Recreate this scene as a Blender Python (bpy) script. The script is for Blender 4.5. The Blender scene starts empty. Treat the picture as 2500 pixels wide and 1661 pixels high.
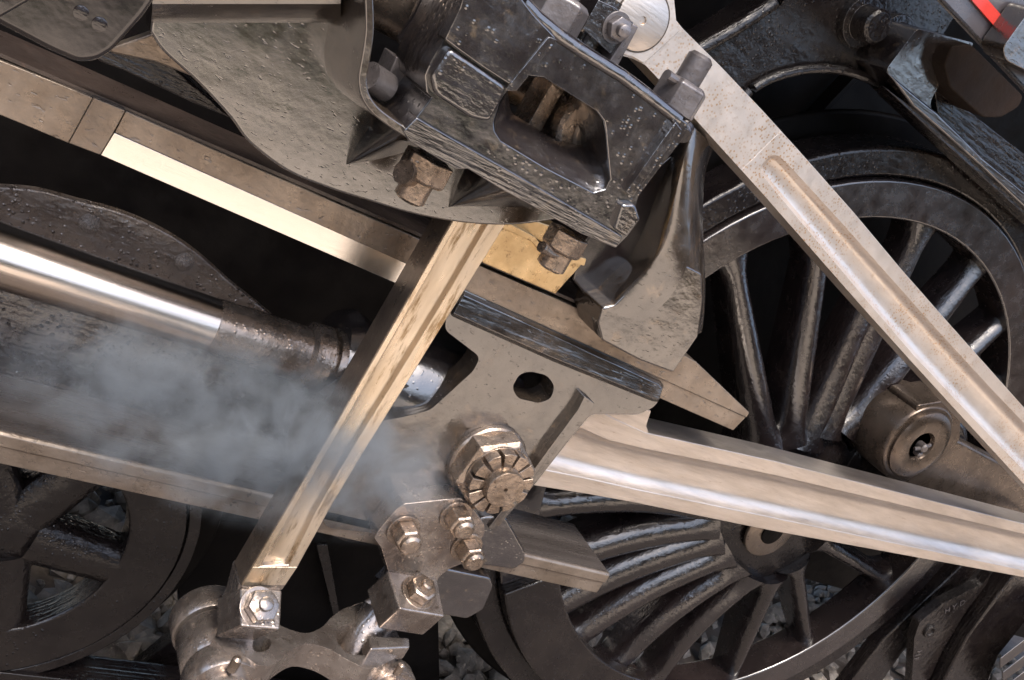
import bpy, bmesh, math, random
from mathutils import Vector, Matrix
from mathutils.geometry import tessellate_polygon
random.seed(7)
sc = bpy.context.scene
S = 1.41                                   # working units -> metres

# ------------------------------------------------------------ camera
F = 2470.0; CX, CY = 1250.0, 830.5
d1 = Vector((3450, 1320, F)).normalized()
d2 = Vector((-1220, -1430, F)); d2 -= d1 * d1.dot(d2); d2.normalize()
d3 = d1.cross(d2)
W = Matrix((d1, d2, d3))                   # image axes (right, down, forward) -> world
fw = W @ Vector((0, 0, 1)); rt = W @ Vector((1, 0, 0)); dn = W @ Vector((0, 1, 0))
CAM = -1.7 * fw
cam = bpy.data.cameras.new('Camera'); camo = bpy.data.objects.new('Camera', cam)
sc.collection.objects.link(camo); sc.camera = camo
cam.sensor_width = 36; cam.lens = F / 2500 * 36; cam.clip_start = .02; cam.clip_end = 600
M = Matrix((rt, -dn, -fw)).transposed().to_4x4(); M.translation = CAM * S
camo.matrix_world = M

# ------------------------------------------------------------ light
SUN_EL, SUN_AZ = 60, 200                   # azimuth: degrees from +Y (clockwise seen from above)
wd = bpy.data.worlds.new('World'); sc.world = wd; wd.use_nodes = True
nt = wd.node_tree; nt.nodes.clear()
sky = nt.nodes.new('ShaderNodeTexSky'); sky.sky_type = 'NISHITA'; sky.sun_disc = False
sky.sun_elevation = math.radians(SUN_EL); sky.sun_rotation = math.radians(SUN_AZ)
sky.air_density = 1.0; sky.dust_density = 4.0; sky.ozone_density = 1.0
bg = nt.nodes.new('ShaderNodeBackground'); bg.inputs[1].default_value = 0.15
wo = nt.nodes.new('ShaderNodeOutputWorld')
nt.links.new(sky.outputs[0], bg.inputs[0]); nt.links.new(bg.outputs[0], wo.inputs[0])
sl = bpy.data.lights.new('Sun', 'SUN'); sl.energy = 1.2; sl.angle = math.radians(14); sl.color = (1, .93, .84)
so = bpy.data.objects.new('Sun', sl); sc.collection.objects.link(so)
az = math.radians(SUN_AZ); el = math.radians(SUN_EL)
sdir = Vector((math.sin(az) * math.cos(el), math.cos(az) * math.cos(el), math.sin(el)))
so.rotation_euler = sdir.to_track_quat('Z', 'Y').to_euler()
so.location = sdir * 20
vs = sc.view_settings; vs.view_transform = 'Standard'; vs.look = 'None'; vs.gamma = 1
vs.use_curve_mapping = False; vs.exposure = 1.5

# ------------------------------------------------------------ projection helpers
def ray(x, y): return W @ Vector((x - CX, y - CY, F))
def py(x, y, Y): r = ray(x, y); return CAM + r * ((Y - CAM.y) / r.y)
def pz(x, y, Z): r = ray(x, y); return CAM + r * ((Z - CAM.z) / r.z)

# ------------------------------------------------------------ materials
def mat(name, c1, c2, metallic=0.0, rough=.35, rvar=.15, ns=6, bump=.25, bs=60, drops=0.0, ior=1.5,
        stretch=(1, 1, 1), c3=None, c3t=.62, coat=0.0, lump=0.0, pits=0.0, pitsc=70, spot=None, spots=90):
    m = bpy.data.materials.new(name); m.use_nodes = True
    n = m.node_tree.nodes; l = m.node_tree.links; n.clear()
    out = n.new('ShaderNodeOutputMaterial'); p = n.new('ShaderNodeBsdfPrincipled')
    l.new(p.outputs[0], out.inputs[0])
    tc = n.new('ShaderNodeTexCoord'); mp = n.new('ShaderNodeMapping'); mp.inputs['Scale'].default_value = stretch
    l.new(tc.outputs['Object'], mp.inputs[0])
    def noise(scale, det=6, rg=.6, vec=mp):
        x = n.new('ShaderNodeTexNoise'); x.inputs['Scale'].default_value = scale
        x.inputs['Detail'].default_value = det; x.inputs['Roughness'].default_value = rg
        l.new(vec.outputs[0], x.inputs['Vector']); return x.outputs['Fac']
    def mr(src, a, b, c, d):
        x = n.new('ShaderNodeMapRange'); x.inputs[1].default_value = a; x.inputs[2].default_value = b
        x.inputs[3].default_value = c; x.inputs[4].default_value = d; l.new(src, x.inputs[0]); return x.outputs[0]
    def mix(f, a, b):
        x = n.new('ShaderNodeMix'); x.data_type = 'RGBA'; l.new(f, x.inputs[0])
        for k, v in ((6, a), (7, b)):
            if isinstance(v, tuple): x.inputs[k].default_value = (*v, 1)
            else: l.new(v, x.inputs[k])
        return x.outputs[2]
    def math_(op, a, b):
        x = n.new('ShaderNodeMath'); x.operation = op
        for k, v in ((0, a), (1, b)):
            if isinstance(v, (int, float)): x.inputs[k].default_value = v
            else: l.new(v, x.inputs[k])
        return x.outputs[0]
    n1 = noise(ns, 8, .65)
    col = mix(mr(n1, .36, .64, 0, 1), c1, c2)
    if c3:
        col = mix(mr(noise(ns * 3.5, 8, .75), c3t - .04, c3t + .06, 0, 1), col, c3)
    if spot:
        v = n.new('ShaderNodeTexVoronoi'); v.inputs['Scale'].default_value = spots; l.new(tc.outputs['Object'], v.inputs['Vector'])
        s_ = math_('MULTIPLY', mr(v.outputs['Distance'], .15, .42, 1, 0), mr(noise(ns * .5, 5, .7), .44, .56, 0, 1))
        col = mix(s_, col, spot)
    l.new(col, p.inputs['Base Color'])
    p.inputs['Metallic'].default_value = metallic; p.inputs['IOR'].default_value = ior
    l.new(mr(noise(ns * 3, 6, .7), .3, .7, max(.03, rough - rvar), rough + rvar), p.inputs['Roughness'])
    if coat: p.inputs['Coat Weight'].default_value = coat; p.inputs['Coat Roughness'].default_value = .08
    h = noise(bs, 5, .55)
    if lump: h = math_('ADD', h, math_('MULTIPLY', noise(bs * .22, 3, .5, tc), lump))
    b = n.new('ShaderNodeBump'); b.inputs['Strength'].default_value = bump; b.inputs['Distance'].default_value = .004
    if pits:
        pv_ = n.new('ShaderNodeMapping'); pv_.inputs['Scale'].default_value = (1, 1, 2.2); pv_.inputs['Rotation'].default_value = (0, .6, 0); l.new(tc.outputs['Object'], pv_.inputs[0])
        pm = mr(noise(3.2, 5, .6), .40, .62, .15, 1)
        h = math_('SUBTRACT', h, math_('MULTIPLY', math_('MULTIPLY', mr(noise(pitsc, 2, .5, pv_), .64, .72, 0, 1), pm), pits))
    if drops:
        v = n.new('ShaderNodeTexVoronoi'); v.inputs['Scale'].default_value = 75; l.new(tc.outputs['Object'], v.inputs['Vector'])
        vv = math_('MULTIPLY', mr(v.outputs['Distance'], .05, .30, 1, 0), mr(noise(9, 4, .6), .45, .6, 0, 1))
        h = math_('ADD', h, math_('MULTIPLY', vv, drops))
    l.new(h, b.inputs['Height']); l.new(b.outputs[0], p.inputs['Normal'])
    return m

BLK = mat('oily_black_paint', (.012, .009, .008), (.040, .030, .022), 0, .19, .11, 6, .20, 22, ior=2.35, lump=2.6, c3=(.085, .055, .032), c3t=.60, pits=.5, pitsc=50)
BLKP = mat('pitted_black_paint', (.012, .009, .008), (.045, .033, .022), 0, .19, .08, 5, .12, 26, ior=2.7, lump=1.6, c3=(.06, .043, .028), c3t=.64, pits=5)
BLKS = mat('smooth_black_paint', (.007, .005, .006), (.014, .011, .010), 0, .17, .06, 5, .10, 18, ior=1.75, lump=2.0, c3=(.04, .03, .022), c3t=.66)
BLKR = mat('wet_cast_black', (.009, .007, .008), (.022, .018, .017), 0, .19, .09, 9, .15, 30, drops=2.0, ior=2.5, lump=1.9, c3=(.085, .062, .04), c3t=.61)
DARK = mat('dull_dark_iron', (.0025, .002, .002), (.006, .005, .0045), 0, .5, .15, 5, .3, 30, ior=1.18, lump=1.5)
DARKG = mat('greasy_dark_iron', (.005, .0035, .004), (.013, .010, .009), 0, .24, .1, 7, .5, 40, drops=1.5, ior=1.55, lump=2.0)
WHEEL = mat('rough_cast_black', (.005, .0035, .004), (.013, .009, .009), 0, .23, .1, 7, .32, 60, drops=.6, ior=1.95, lump=1.6)
STEEL = mat('oiled_bright_steel', (.62, .555, .50), (.50, .44, .385), .9, .40, .08, 22, .14, 120, stretch=(.25, 1, 1.8), c3=(.38, .30, .24), c3t=.64, pits=1.0, pitsc=90)
STEELR = mat('rust_flecked_steel', (.67, .605, .55), (.60, .53, .47), .8, .38, .08, 7, .12, 80, c3=(.50, .41, .34), c3t=.66, spot=(.45, .27, .13), spots=130, pits=.7, pitsc=90)
STEELB = mat('stained_steel', (.74, .64, .52), (.52, .42, .30), .9, .30, .12, 3.5, .12, 60, stretch=(2.6, 1, .45), c3=(.26, .18, .10), c3t=.565, pits=.8, pitsc=60)
STEELD = mat('brown_oiled_steel', (.27, .225, .185), (.17, .135, .105), .7, .33, .12, 7, .30, 60, c3=(.08, .06, .045), c3t=.64, pits=2.0, pitsc=45)
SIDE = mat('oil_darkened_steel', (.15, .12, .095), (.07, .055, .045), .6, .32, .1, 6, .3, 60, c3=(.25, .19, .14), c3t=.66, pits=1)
RIM = mat('smooth_black_rim', (.010, .007, .007), (.022, .016, .015), 0, .24, .09, 6, .16, 45, ior=2.1, lump=1.5, drops=.6)
DOIL = mat('dark_oiled_steel', (.13, .10, .08), (.07, .055, .045), .7, .30, .1, 8, .2, 60, c3=(.05, .035, .028), c3t=.62)
BROWN = mat('dark_brown_metal', (.050, .036, .030), (.028, .020, .017), .2, .36, .12, 6, .3, 60, ior=1.6, c3=(.10, .055, .04), c3t=.66)  # dark brown; on two bar tops it stands for reflection and shade
POL = mat('polished_steel', (.98, .92, .86), (.96, .90, .83), 1, .22, .03, 4, .03, 160, stretch=(.05, 1, 20))
CHROME = mat('ground_rod_steel', (.78, .71, .65), (.56, .48, .41), 1, .21, .06, 4, .06, 90, stretch=(.12, 7, 7))
NUT = mat('oiled_nut_steel', (.37, .30, .245), (.20, .155, .12), .85, .25, .1, 14, .35, 60, drops=1.0, c3=(.09, .065, .05), c3t=.62)
NUTG = mat('grey_nut_steel', (.16, .145, .145), (.08, .07, .07), .5, .33, .1, 14, .4, 60, ior=1.8)
LINK = mat('wet_grey_steel', (.40, .355, .32), (.23, .19, .165), .85, .24, .1, 12, .25, 55, drops=1.8, c3=(.10, .075, .055), c3t=.62)
BRASS = mat('brass', (.70, .53, .31), (.50, .355, .19), 1, .32, .1, 12, .07, 90, c3=(.22, .14, .07), c3t=.60)
DIRT = mat('speckled_brown_plate', (.09, .065, .05), (.16, .12, .09), .2, .30, .12, 8, .7, 60, drops=6.0, ior=2.2, lump=1.2)
TAR = mat('lumpy_tarry_black', (.02, .017, .017), (.045, .035, .032), 0, .24, .1, 9, 1.0, 50, drops=6.0, ior=2.1, lump=2)
GREY = mat('satin_black_panel', (.045, .04, .045), (.07, .062, .066), 0, .3, .06, 3, .08, 50, ior=1.8)
RED = mat('red_lining_paint', (.55, .045, .03), (.42, .03, .02), 0, .25, .05, 3, .05, 50)
STAMP = mat('stamped_mark_dark', (.05, .04, .03), (.08, .06, .045), .3, .5, .05, 20, .1, 60)
STONE = mat('ballast_stone', (.30, .265, .23), (.09, .075, .062), 0, .7, .1, 9, .9, 40, c3=(.40, .34, .27), c3t=.6)
SOIL = mat('sandy_trackside_ground', (.68, .565, .44), (.60, .49, .37), 0, .9, .05, 1.5, .8, 20, c3=(.30, .25, .2), c3t=.66)
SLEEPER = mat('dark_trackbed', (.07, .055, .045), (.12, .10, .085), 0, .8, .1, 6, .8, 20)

# ------------------------------------------------------------ mesh helpers
def fillet(pts, r, seg=4):
    out = []; n = len(pts)
    for i in range(n):
        a, b, c = Vector(pts[i - 1]), Vector(pts[i]), Vector(pts[(i + 1) % n])
        u = a - b; v = c - b
        k = min(r, u.length * .45, v.length * .45)
        if k < 1e-6: out.append(tuple(b)); continue
        p = b + u.normalized() * k; q = b + v.normalized() * k
        for j in range(seg + 1):
            t = j / seg
            out.append(tuple(p * (1 - t) ** 2 + b * 2 * t * (1 - t) + q * t * t))
    return out

def smooth_line(pts, n=6):
    """Catmull-Rom through open polyline"""
    P = [Vector(p) for p in pts]; P = [P[0] * 2 - P[1]] + P + [P[-1] * 2 - P[-2]]; out = []
    for i in range(1, len(P) - 2):
        for k in range(n):
            t = k / n; a, b, c, d = P[i - 1:i + 3]
            out.append(.5 * ((2 * b) + (c - a) * t + (2 * a - 5 * b + 4 * c - d) * t * t + (3 * b - a - 3 * c + d) * t ** 3))
    out.append(P[-2]); return [tuple(p) for p in out]

def prism3(outer, vec, holes=()):
    """outer: 3D points; extruded by vec"""
    bm = bmesh.new(); loops = [list(outer)] + [list(h) for h in holes]
    flat = [p for lp in loops for p in lp]
    vec = Vector(vec)
    A = [bm.verts.new(p) for p in flat]; B = [bm.verts.new(Vector(p) + vec) for p in flat]
    if holes:
        tris = tessellate_polygon([[Vector(p) for p in lp] for lp in loops])
        for t in tris:
            try:
                bm.faces.new([A[i] for i in t]); bm.faces.new([B[i] for i in reversed(t)])
            except ValueError: pass
    else:
        bm.faces.new(A); bm.faces.new(list(reversed(B)))
    o = 0
    for lp in loops:
        k = len(lp)
        for i in range(k):
            j = (i + 1) % k
            bm.faces.new([A[o + i], A[o + j], B[o + j], B[o + i]])
        o += k
    bmesh.ops.recalc_face_normals(bm, faces=bm.faces)
    return bm

def plate(pts, Y, th, r=0, holes=(), hr=0):
    q = fillet(pts, r) if r else pts
    hs = [[py(x, y, Y) for x, y in (fillet(h, hr) if hr else h)] for h in holes]
    return prism3([py(x, y, Y) for x, y in q], (0, th, 0), hs)

def slab(pts, Z, th, r=0, holes=(), hr=0):
    q = fillet(pts, r) if r else pts
    hs = [[pz(x, y, Z) for x, y in (fillet(h, hr) if hr else h)] for h in holes]
    return prism3([pz(x, y, Z) for x, y in q], (0, 0, -th), hs)

def loft(secs, closed=True, cap=True):
    bm = bmesh.new(); R = [[bm.verts.new(p) for p in s] for s in secs]; n = len(secs[0])
    for a, b in zip(R, R[1:]):
        for i in range(n if closed else n - 1):
            j = (i + 1) % n; bm.faces.new([a[i], a[j], b[j], b[i]])
    if cap and closed: bm.faces.new(list(reversed(R[0]))); bm.faces.new(R[-1])
    bmesh.ops.recalc_face_normals(bm, faces=bm.faces)
    return bm

def basis(axis):
    a = Vector(axis).normalized(); t = Vector((0, 0, 1)) if abs(a.z) < .9 else Vector((1, 0, 0))
    u = a.cross(t).normalized(); v = a.cross(u); return a, u, v

def lathe(o, axis, prof, seg=40, rot=0.0):
    """prof: list of (distance along axis, radius)"""
    a, u, v = basis(axis); o = Vector(o)
    return loft([[o + a * d + (u * math.cos(2 * math.pi * k / seg + rot) + v * math.sin(2 * math.pi * k / seg + rot)) * max(r, 1e-4)
                  for k in range(seg)] for d, r in prof])

def tube(path, r, seg=14):
    secs = []; P = [Vector(p) for p in path]; rr = r if isinstance(r, (list, tuple)) else [r] * len(P)
    for i, p in enumerate(P):
        d = (P[min(i + 1, len(P) - 1)] - P[max(i - 1, 0)])
        a, u, v = basis(d)
        secs.append([p + (u * math.cos(2 * math.pi * k / seg) + v * math.sin(2 * math.pi * k / seg)) * rr[i] for k in range(seg)])
    return loft(secs)

def join(*bms):
    out = bmesh.new(); me = bpy.data.meshes.new('tmp')
    for b in bms:
        b.to_mesh(me); out.from_mesh(me); b.free()
    bpy.data.meshes.remove(me); return out

def thing(name, label, cat, group=None):
    o = bpy.data.objects.new(name, None); sc.collection.objects.link(o)
    o['label'] = label; o['category'] = cat
    if group: o['group'] = group
    o.empty_display_size = .05
    return o

def part(name, bm, m, parent=None, bev=.003, seg=2, ang=35, sub=0, label=None):
    me = bpy.data.meshes.new(name)
    for v in bm.verts: v.co *= S
    bm.to_mesh(me); bm.free(); me.materials.append(m)
    for p in me.polygons: p.use_smooth = True
    me.set_sharp_from_angle(angle=math.radians(ang))
    o = bpy.data.objects.new(name, me); sc.collection.objects.link(o)
    if bev:
        b = o.modifiers.new('bevel', 'BEVEL'); b.width = bev * S; b.segments = seg; b.limit_method = 'ANGLE'
        b.angle_limit = math.radians(ang); b.harden_normals = True; b.use_clamp_overlap = True
    if sub:
        s = o.modifiers.new('sub', 'SUBSURF'); s.levels = sub; s.render_levels = sub
    if parent: o.parent = parent
    if label: o['label'] = label
    return o

def solo(name, bm, m, label, cat, group=None, **k):
    o = part(name, bm, m, None, **k); o['label'] = label; o['category'] = cat
    if group: o['group'] = group
    return o

def fluted(stations, Y, th, dep, sl=.35):
    """stations: list of (top, flute_top, flute_bottom, bottom) pixels; I/H section bar facing -Y"""
    secs = []
    for t, ft, fb, b, *dd in stations:
        T, FT, FB, Bt = (py(*q, Y) for q in (t, ft, fb, b))
        D = Vector((0, dep * (dd[0] if dd else 1), 0)); n = FB - FT
        secs.append([T, FT, FT + n * sl * .12 + D * .35, FT + n * sl * .45 + D * .88, FT + n * sl * .8 + D,
                     FB - n * sl * .8 + D, FB - n * sl * .45 + D * .88, FB - n * sl * .12 + D * .35, FB, Bt,
                     Bt + Vector((0, th, 0)), T + Vector((0, th, 0))])
    return loft(secs)

def hexnut(name, o, axis, r, h, parent, m=NUT, rot=0.0, washer=True, stud=.55, sh=.4):
    a = Vector(axis).normalized(); o = Vector(o)
    if washer: part('washer', lathe(o, a, [(0, r * 1.22), (h * .14, r * 1.22), (h * .15, r * .6)], 32), m, parent, bev=.0015)
    n = part(name, lathe(o + a * h * (.15 if washer else 0), a, [(0, r), (h * .88, r), (h, r * .84)], 6, rot), m, parent, bev=.002)
    if stud:
        part('stud', lathe(o + a * h, a, [(0, r * stud), (h * sh, r * stud), (h * (sh + .12), r * stud * .72), (h * (sh + .13), r * .05)], 24), m, parent, bev=0)
    return n

def finish(root):
    """move a thing's empty to the middle of its base"""
    ms = [c for c in root.children_recursive if c.type == 'MESH']
    pts = [v.co for c in ms for v in c.data.vertices]
    lo = Vector([min(p[i] for p in pts) for i in range(3)]); hi = Vector([max(p[i] for p in pts) for i in range(3)])
    c = Vector(((lo.x + hi.x) / 2, (lo.y + hi.y) / 2, lo.z)); root.location = c
    for ch in root.children: ch.location = ch.location - c

ZG = -1.22                                   # ballast level
# ============================================================ SETTING
def big_sheet():
    bm = bmesh.new(); R = 140
    v = [bm.verts.new((x, y, ZG - .03)) for x, y in ((-R, -R), (R, -R), (R, R), (-R, R))]; bm.faces.new(v); return bm
g = part('ground', big_sheet(), SOIL, bev=0); g['kind'] = 'structure'
g['label'] = 'pale sandy ground beside and beneath the locomotive'
def strip(y0, y1, z):
    bm = bmesh.new(); bm.faces.new([bm.verts.new(p) for p in ((-90, y0, z), (90, y0, z), (90, y1, z), (-90, y1, z))]); return bm
g2 = part('track_bed', strip(-2.15, 6, ZG - .022), SLEEPER, bev=0); g2['kind'] = 'structure'; g2['label'] = 'dark track bed under and in front of the locomotive'  # dark strip reaching out in front of the rails
g3 = part('added_dark_field', strip(-95, -9.5, ZG - .024), mat('added_dark_grass', (.05, .07, .025), (.035, .045, .02), 0, .9, .05, 2, .5, 10), bev=0); g3['kind'] = 'structure'  # unseen dark field, added to darken reflections in the glossy parts
def trees():
    bm = bmesh.new(); rr = random.Random(3); rows = []
    for i in range(150):
        a = math.radians(-215 + 250 * i / 149); h = 3.6 + rr.uniform(-.7, 1.2); r = 17 + rr.uniform(-.8, .8)
        c, s_ = math.cos(a), math.sin(a)
        rows.append([bm.verts.new((c * (r + d) , s_ * (r + d), z)) for d, z in ((-.3, ZG - .03), (-.6, h * .3), (0, h * .7 + rr.uniform(-.3, .3)), (.8, h), (1.8, h * .6), (2, ZG - .03))])
    for p, q in zip(rows, rows[1:]):
        for j in range(5): bm.faces.new([p[j], p[j + 1], q[j + 1], q[j]])
    return bm
tr = part('added_tree_belt', trees(), mat('sky_blocker_dark', (.045, .036, .024), (.07, .055, .034), 0, .8, .05, 1.5, 1, 6), bev=0); tr['kind'] = 'stuff'  # added belt out of view: blocks low sky, darkens grazing reflections
tr['label'] = 'unseen belt of trees, added to block low sky and darken reflections'
def stones():
    bm = bmesh.new()
    def one(p, r):
        t = bmesh.new(); bmesh.ops.create_icosphere(t, subdivisions=1, radius=r)
        ax = [random.uniform(.7, 1.25), random.uniform(.6, 1.1), random.uniform(.45, .8)]
        R_ = Matrix.Rotation(random.uniform(0, 6.28), 3, Vector([random.gauss(0, 1) for _ in range(3)]))
        for v in t.verts:
            q = v.co * random.uniform(.68, 1.25); v.co = R_ @ Vector((q.x * ax[0], q.y * ax[1], q.z * ax[2])) + p
        vs_ = {v: bm.verts.new(v.co) for v in t.verts}
        for f in t.faces: bm.faces.new([vs_[v] for v in f.verts])
        t.free()
    for _ in range(2600):
        one(Vector((random.uniform(-1.2, 1.4), random.uniform(.2, 1.9), ZG + random.uniform(-.015, .02))), random.choice((.016, .022, .03, .042, .055)) * random.uniform(.8, 1.2))
    for _ in range(2200):
        one(Vector((random.uniform(1.4, 5.5), random.uniform(.2, 3.2), ZG + random.uniform(-.015, .02))), random.uniform(.03, .055))
    return bm
b = part('ballast', stones(), STONE, bev=0, ang=20); b['kind'] = 'stuff'
b['label'] = 'grey broken stone ballast seen through the wheels'; 

# rail under the wheels
def box(x0, x1, y0, y1, z0, z1):
    return prism3([Vector((x0, y0, z0)), Vector((x1, y0, z0)), Vector((x1, y0, z1)), Vector((x0, y0, z1))], (0, y1 - y0, 0))
rl = thing('rail', 'dark steel running rail under the wheels', 'rail')
part('rail_head', box(-4, 8, .30, .38, -1.14, -1.09), DARKG, rl); part('rail_foot', box(-4, 8, .27, .41, -1.20, -1.18), DARK, rl)
part('rail_web', box(-4, 8, .33, .35, -1.18, -1.14), DARK, rl, bev=0)
finish(rl)

# ============================================================ frames behind
fr = thing('frame_plate', 'large dark main frame plate behind the wheels', 'frame')
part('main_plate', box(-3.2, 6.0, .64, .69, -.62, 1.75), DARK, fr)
part('unseen_running_board', box(-3.2, 6.0, -.30, .80, 1.62, 1.66), DARK, fr)  # out of view, brought forward to shade the machinery from above
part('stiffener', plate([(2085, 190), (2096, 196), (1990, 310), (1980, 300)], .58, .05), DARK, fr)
part('light_block_body', box(-3.2, 6.0, .70, 2.4, -.50, 1.70), DARK, fr)  # hidden solid body, added to stop light from behind
finish(fr)

# arch-shaped spring hanger
ah = thing('arched_frame', 'black curved frame arch above the driving wheel with round bolts', 'frame')
arch = smooth_line([(1790, 262), (1840, 215), (1900, 185), (1980, 168), (2060, 172), (2140, 200), (2210, 245)], 5)
part('arch_web', plate([(1690, 135), (1890, 10), (1960, -90), (2420, -90), (2290, 110), (2250, 230)] + list(reversed(arch)), .26, .10), DARKG, ah, bev=.006)
part('edge_strip', tube([py(1690, 128, .25), py(1790, 72, .25), py(1890, 5, .25), py(1990, -80, .25)], .014), DARKG, ah, bev=0)
for q in ((2092, 50), (2172, 92)):
    part('bolt_head', lathe(py(*q, .26), (0, -1, 0), [(0, .05), (.02, .05), (.021, .034), (.06, .034), (.066, .028)], 24), DARKG, ah, bev=.002)
lip = smooth_line([(1790, 262), (1840, 215), (1900, 185), (1980, 168), (2060, 172), (2140, 200), (2210, 245), (2300, 330)], 5)
part('arch_lip', tube([py(*q, .25) for q in lip], .010), DARKG, ah, bev=0)
finish(ah)

st = thing('hanger_bracket', 'sloping cast bracket with worn pale edge right of the arch', 'bracket')
part('boss', plate([(2163, 172), (2240, 70), (2380, 105), (2292, 212), (2272, 248), (2275, 275), (2235, 262)], .16, .12, r=10), BLKR, st, bev=.008)
part('arm', plate([(2163, 172), (2272, 262), (2290, 275), (2400, 385), (2540, 500), (2540, 545), (2400, 412), (2300, 322), (2230, 262)], .15, .03), BLKR, st, bev=.005)
part('soffit', loft([[py(2150, 205, .16), py(2236, 268, .16), py(2236, 268, .24), py(2140, 228, .24)],
                     [py(2270, 318, .16), py(2300, 325, .16), py(2300, 325, .24), py(2250, 330, .24)],
                     [py(2540, 560, .16), py(2540, 535, .16), py(2540, 535, .24), py(2540, 585, .24)]]), DARKG, st, bev=.002)
part('web_plate', plate([(2280, 205), (2560, 420), (2560, 560), (2290, 300)], .21, .04), DARKG, st)
finish(st)
sb = solo('spring_box', plate([(2325, 112), (2372, 108), (2500, 235), (2488, 262), (2445, 288), (2400, 288), (2320, 215), (2305, 160)], .125, .08, r=10), mat('rusty_black', (.012, .008, .006), (.02, .012, .008), 0, .7, .1, 6, .8, 40, ior=1.25),
          'rusty dark box between the bracket and the red-lined panel', 'box', bev=.004)

rp = thing('lined_panel', 'grey-black panel with red lining in the top right corner', 'panel')
part('panel', plate([(2262, -40), (2520, 235), (2700, 150), (2600, -200), (2300, -160)], -.02, .02), GREY, rp, bev=.002)
part('red_line', plate([(2355, -20), (2395, -20), (2478, 76), (2462, 96), (2440, 78)], -.026, .004), RED, rp, bev=0)
part('edge_bead', tube([py(2258, -44, -.022), py(2400, 108, -.022), py(2522, 238, -.022)], .0035, 8), BRASS if False else DARKG, rp, bev=0)
finish(rp)
sh = thing('step_bracket', 'rounded black bracket cutting across the end of the red line', 'bracket')
part('body', plate([(2448, 118), (2520, 18), (2620, 40), (2600, 220), (2530, 185), (2455, 148)], -.075, .05, r=14), BLK, sh, bev=.012, seg=3)
finish(sh)

gd = thing('ballast_cover', 'dark plate added between the two wheels at the bottom to hide ballast', 'guard plate')
part('plate', plate([(752, 1290), (900, 1290), (1070, 1480), (1075, 1720), (660, 1720), (520, 1600), (440, 1500), (430, 1380), (520, 1270)], .44, .04), DARK, gd, bev=.003)  # added plate hiding the ballast where dark tyres belong
part('foot', plate([(300, 1720), (330, 1640), (425, 1560), (500, 1500), (640, 1560), (640, 1720)], .46, .04), DARKG, gd, bev=.003)
part('edge_strip', plate([(772, 1330), (800, 1330), (830, 1500), (818, 1520)], .41, .01), DARKG, gd, bev=.002)
finish(gd)

# ============================================================ driving wheel
YW = .25; WC = Vector((1.133, YW, -.1575))
def ring(c, r0, r1, y0, y1, a0=0, a1=360, n=96, axis='y'):
    secs = []; full = abs(a1 - a0) >= 360
    for k in range(n + 1):
        a = math.radians(a0 + (a1 - a0) * k / n); d = Vector((math.cos(a), 0, math.sin(a)))
        secs.append([Vector((c.x, y0, c.z)) + d * r0, Vector((c.x, y0, c.z)) + d * r1,
                     Vector((c.x, y1, c.z)) + d * r1, Vector((c.x, y1, c.z)) + d * r0])
    if full: secs = secs[:-1] + [secs[0]]
    bm = loft(secs, cap=not full)
    if full: bmesh.ops.remove_doubles(bm, verts=bm.verts, dist=1e-5)
    return bm
dw = thing('driving_wheel', 'large black spoked driving wheel behind the rods', 'wheel')
part('rim', ring(WC, .705, .795, YW, YW + .10), RIM, dw, bev=.006)
ty = part('tyre', ring(WC, .797, .865, YW + .012, YW + .12), DARKG, dw, bev=.01)
part('flange', ring(WC, .80, .91, YW + .14, YW + .16), DARK, ty, bev=.01)
HC = py(1905, 1240, YW)
part('hub', lathe(Vector((HC.x, YW + .10, HC.z)), (0, -1, 0), [(0, .25), (.07, .25), (.10, .235), (.112, .20)], 56), DARKG, dw, bev=.006)
ax = py(1878, 1293, YW - .02)
axp = part('axle_end', lathe(ax, (0, -1, 0), [(0, .078), (.008, .078), (.012, .072)], 48), STEELD, dw, bev=.002)
part('centre_bore', lathe(ax + Vector((0, -.0125, 0)), (0, -1, 0), [(0, .034), (.004, .034), (.005, .03)], 32), DARK, axp, bev=.001)
def spoke(p0, p1, w0, w1, bulge=.0, curve=0.0):
    """tapered, rounded spoke from hub point to rim point (pixels on the wheel plane)"""
    A, B = py(*p0, YW), py(*p1, YW); d = (B - A); n = Vector((-d.z, 0, d.x)).normalized(); secs = []
    for k in range(25):
        t = k / 24; c = A.lerp(B, t) + n * math.sin(math.pi * t) * curve
        w = w0 + (w1 - w0) * t + .03 * max(0, (t - .86) / .14) ** 2 + .03 * max(0, (.14 - t) / .14) ** 2
        yf = YW + .0 + .02 * t - bulge * (1 - t); yb = YW + .10
        s = []
        for j in range(9):
            a = math.pi * j / 8
            s.append(c + n * math.cos(a) * w * (1 if t > .12 else 1) + Vector((0, (yf + .045 - .045 * math.sin(a) ** .8) - YW, 0)))
        s += [Vector((c.x - n.x * w, yb, c.z - n.z * w)), Vector((c.x + n.x * w, yb, c.z + n.z * w))]
        secs.append(s)
    return loft(secs)
def rimpt(deg, R=.72): 
    a = math.radians(deg); return Vector((WC.x + R * math.cos(a), YW, WC.z + R * math.sin(a)))
def topx(P):
    q = W.transposed() @ (P - CAM); return (q.x / q.z * F + CX, q.y / q.z * F + CY)
up = [((1868, 1100), (1812, 632)), ((1925, 1080), (2035, 600)), ((1965, 1090), (2165, 720)), ((2010, 1060), (2290, 560)),
      ((2060, 1060), (2440, 640)), ((2100, 1110), (2520, 760)), ((2110, 1150), (2540, 900))]
for a_, b_ in up: part('spoke', spoke(a_, b_, .042, .027, .03), WHEEL, dw, bev=0)
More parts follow.
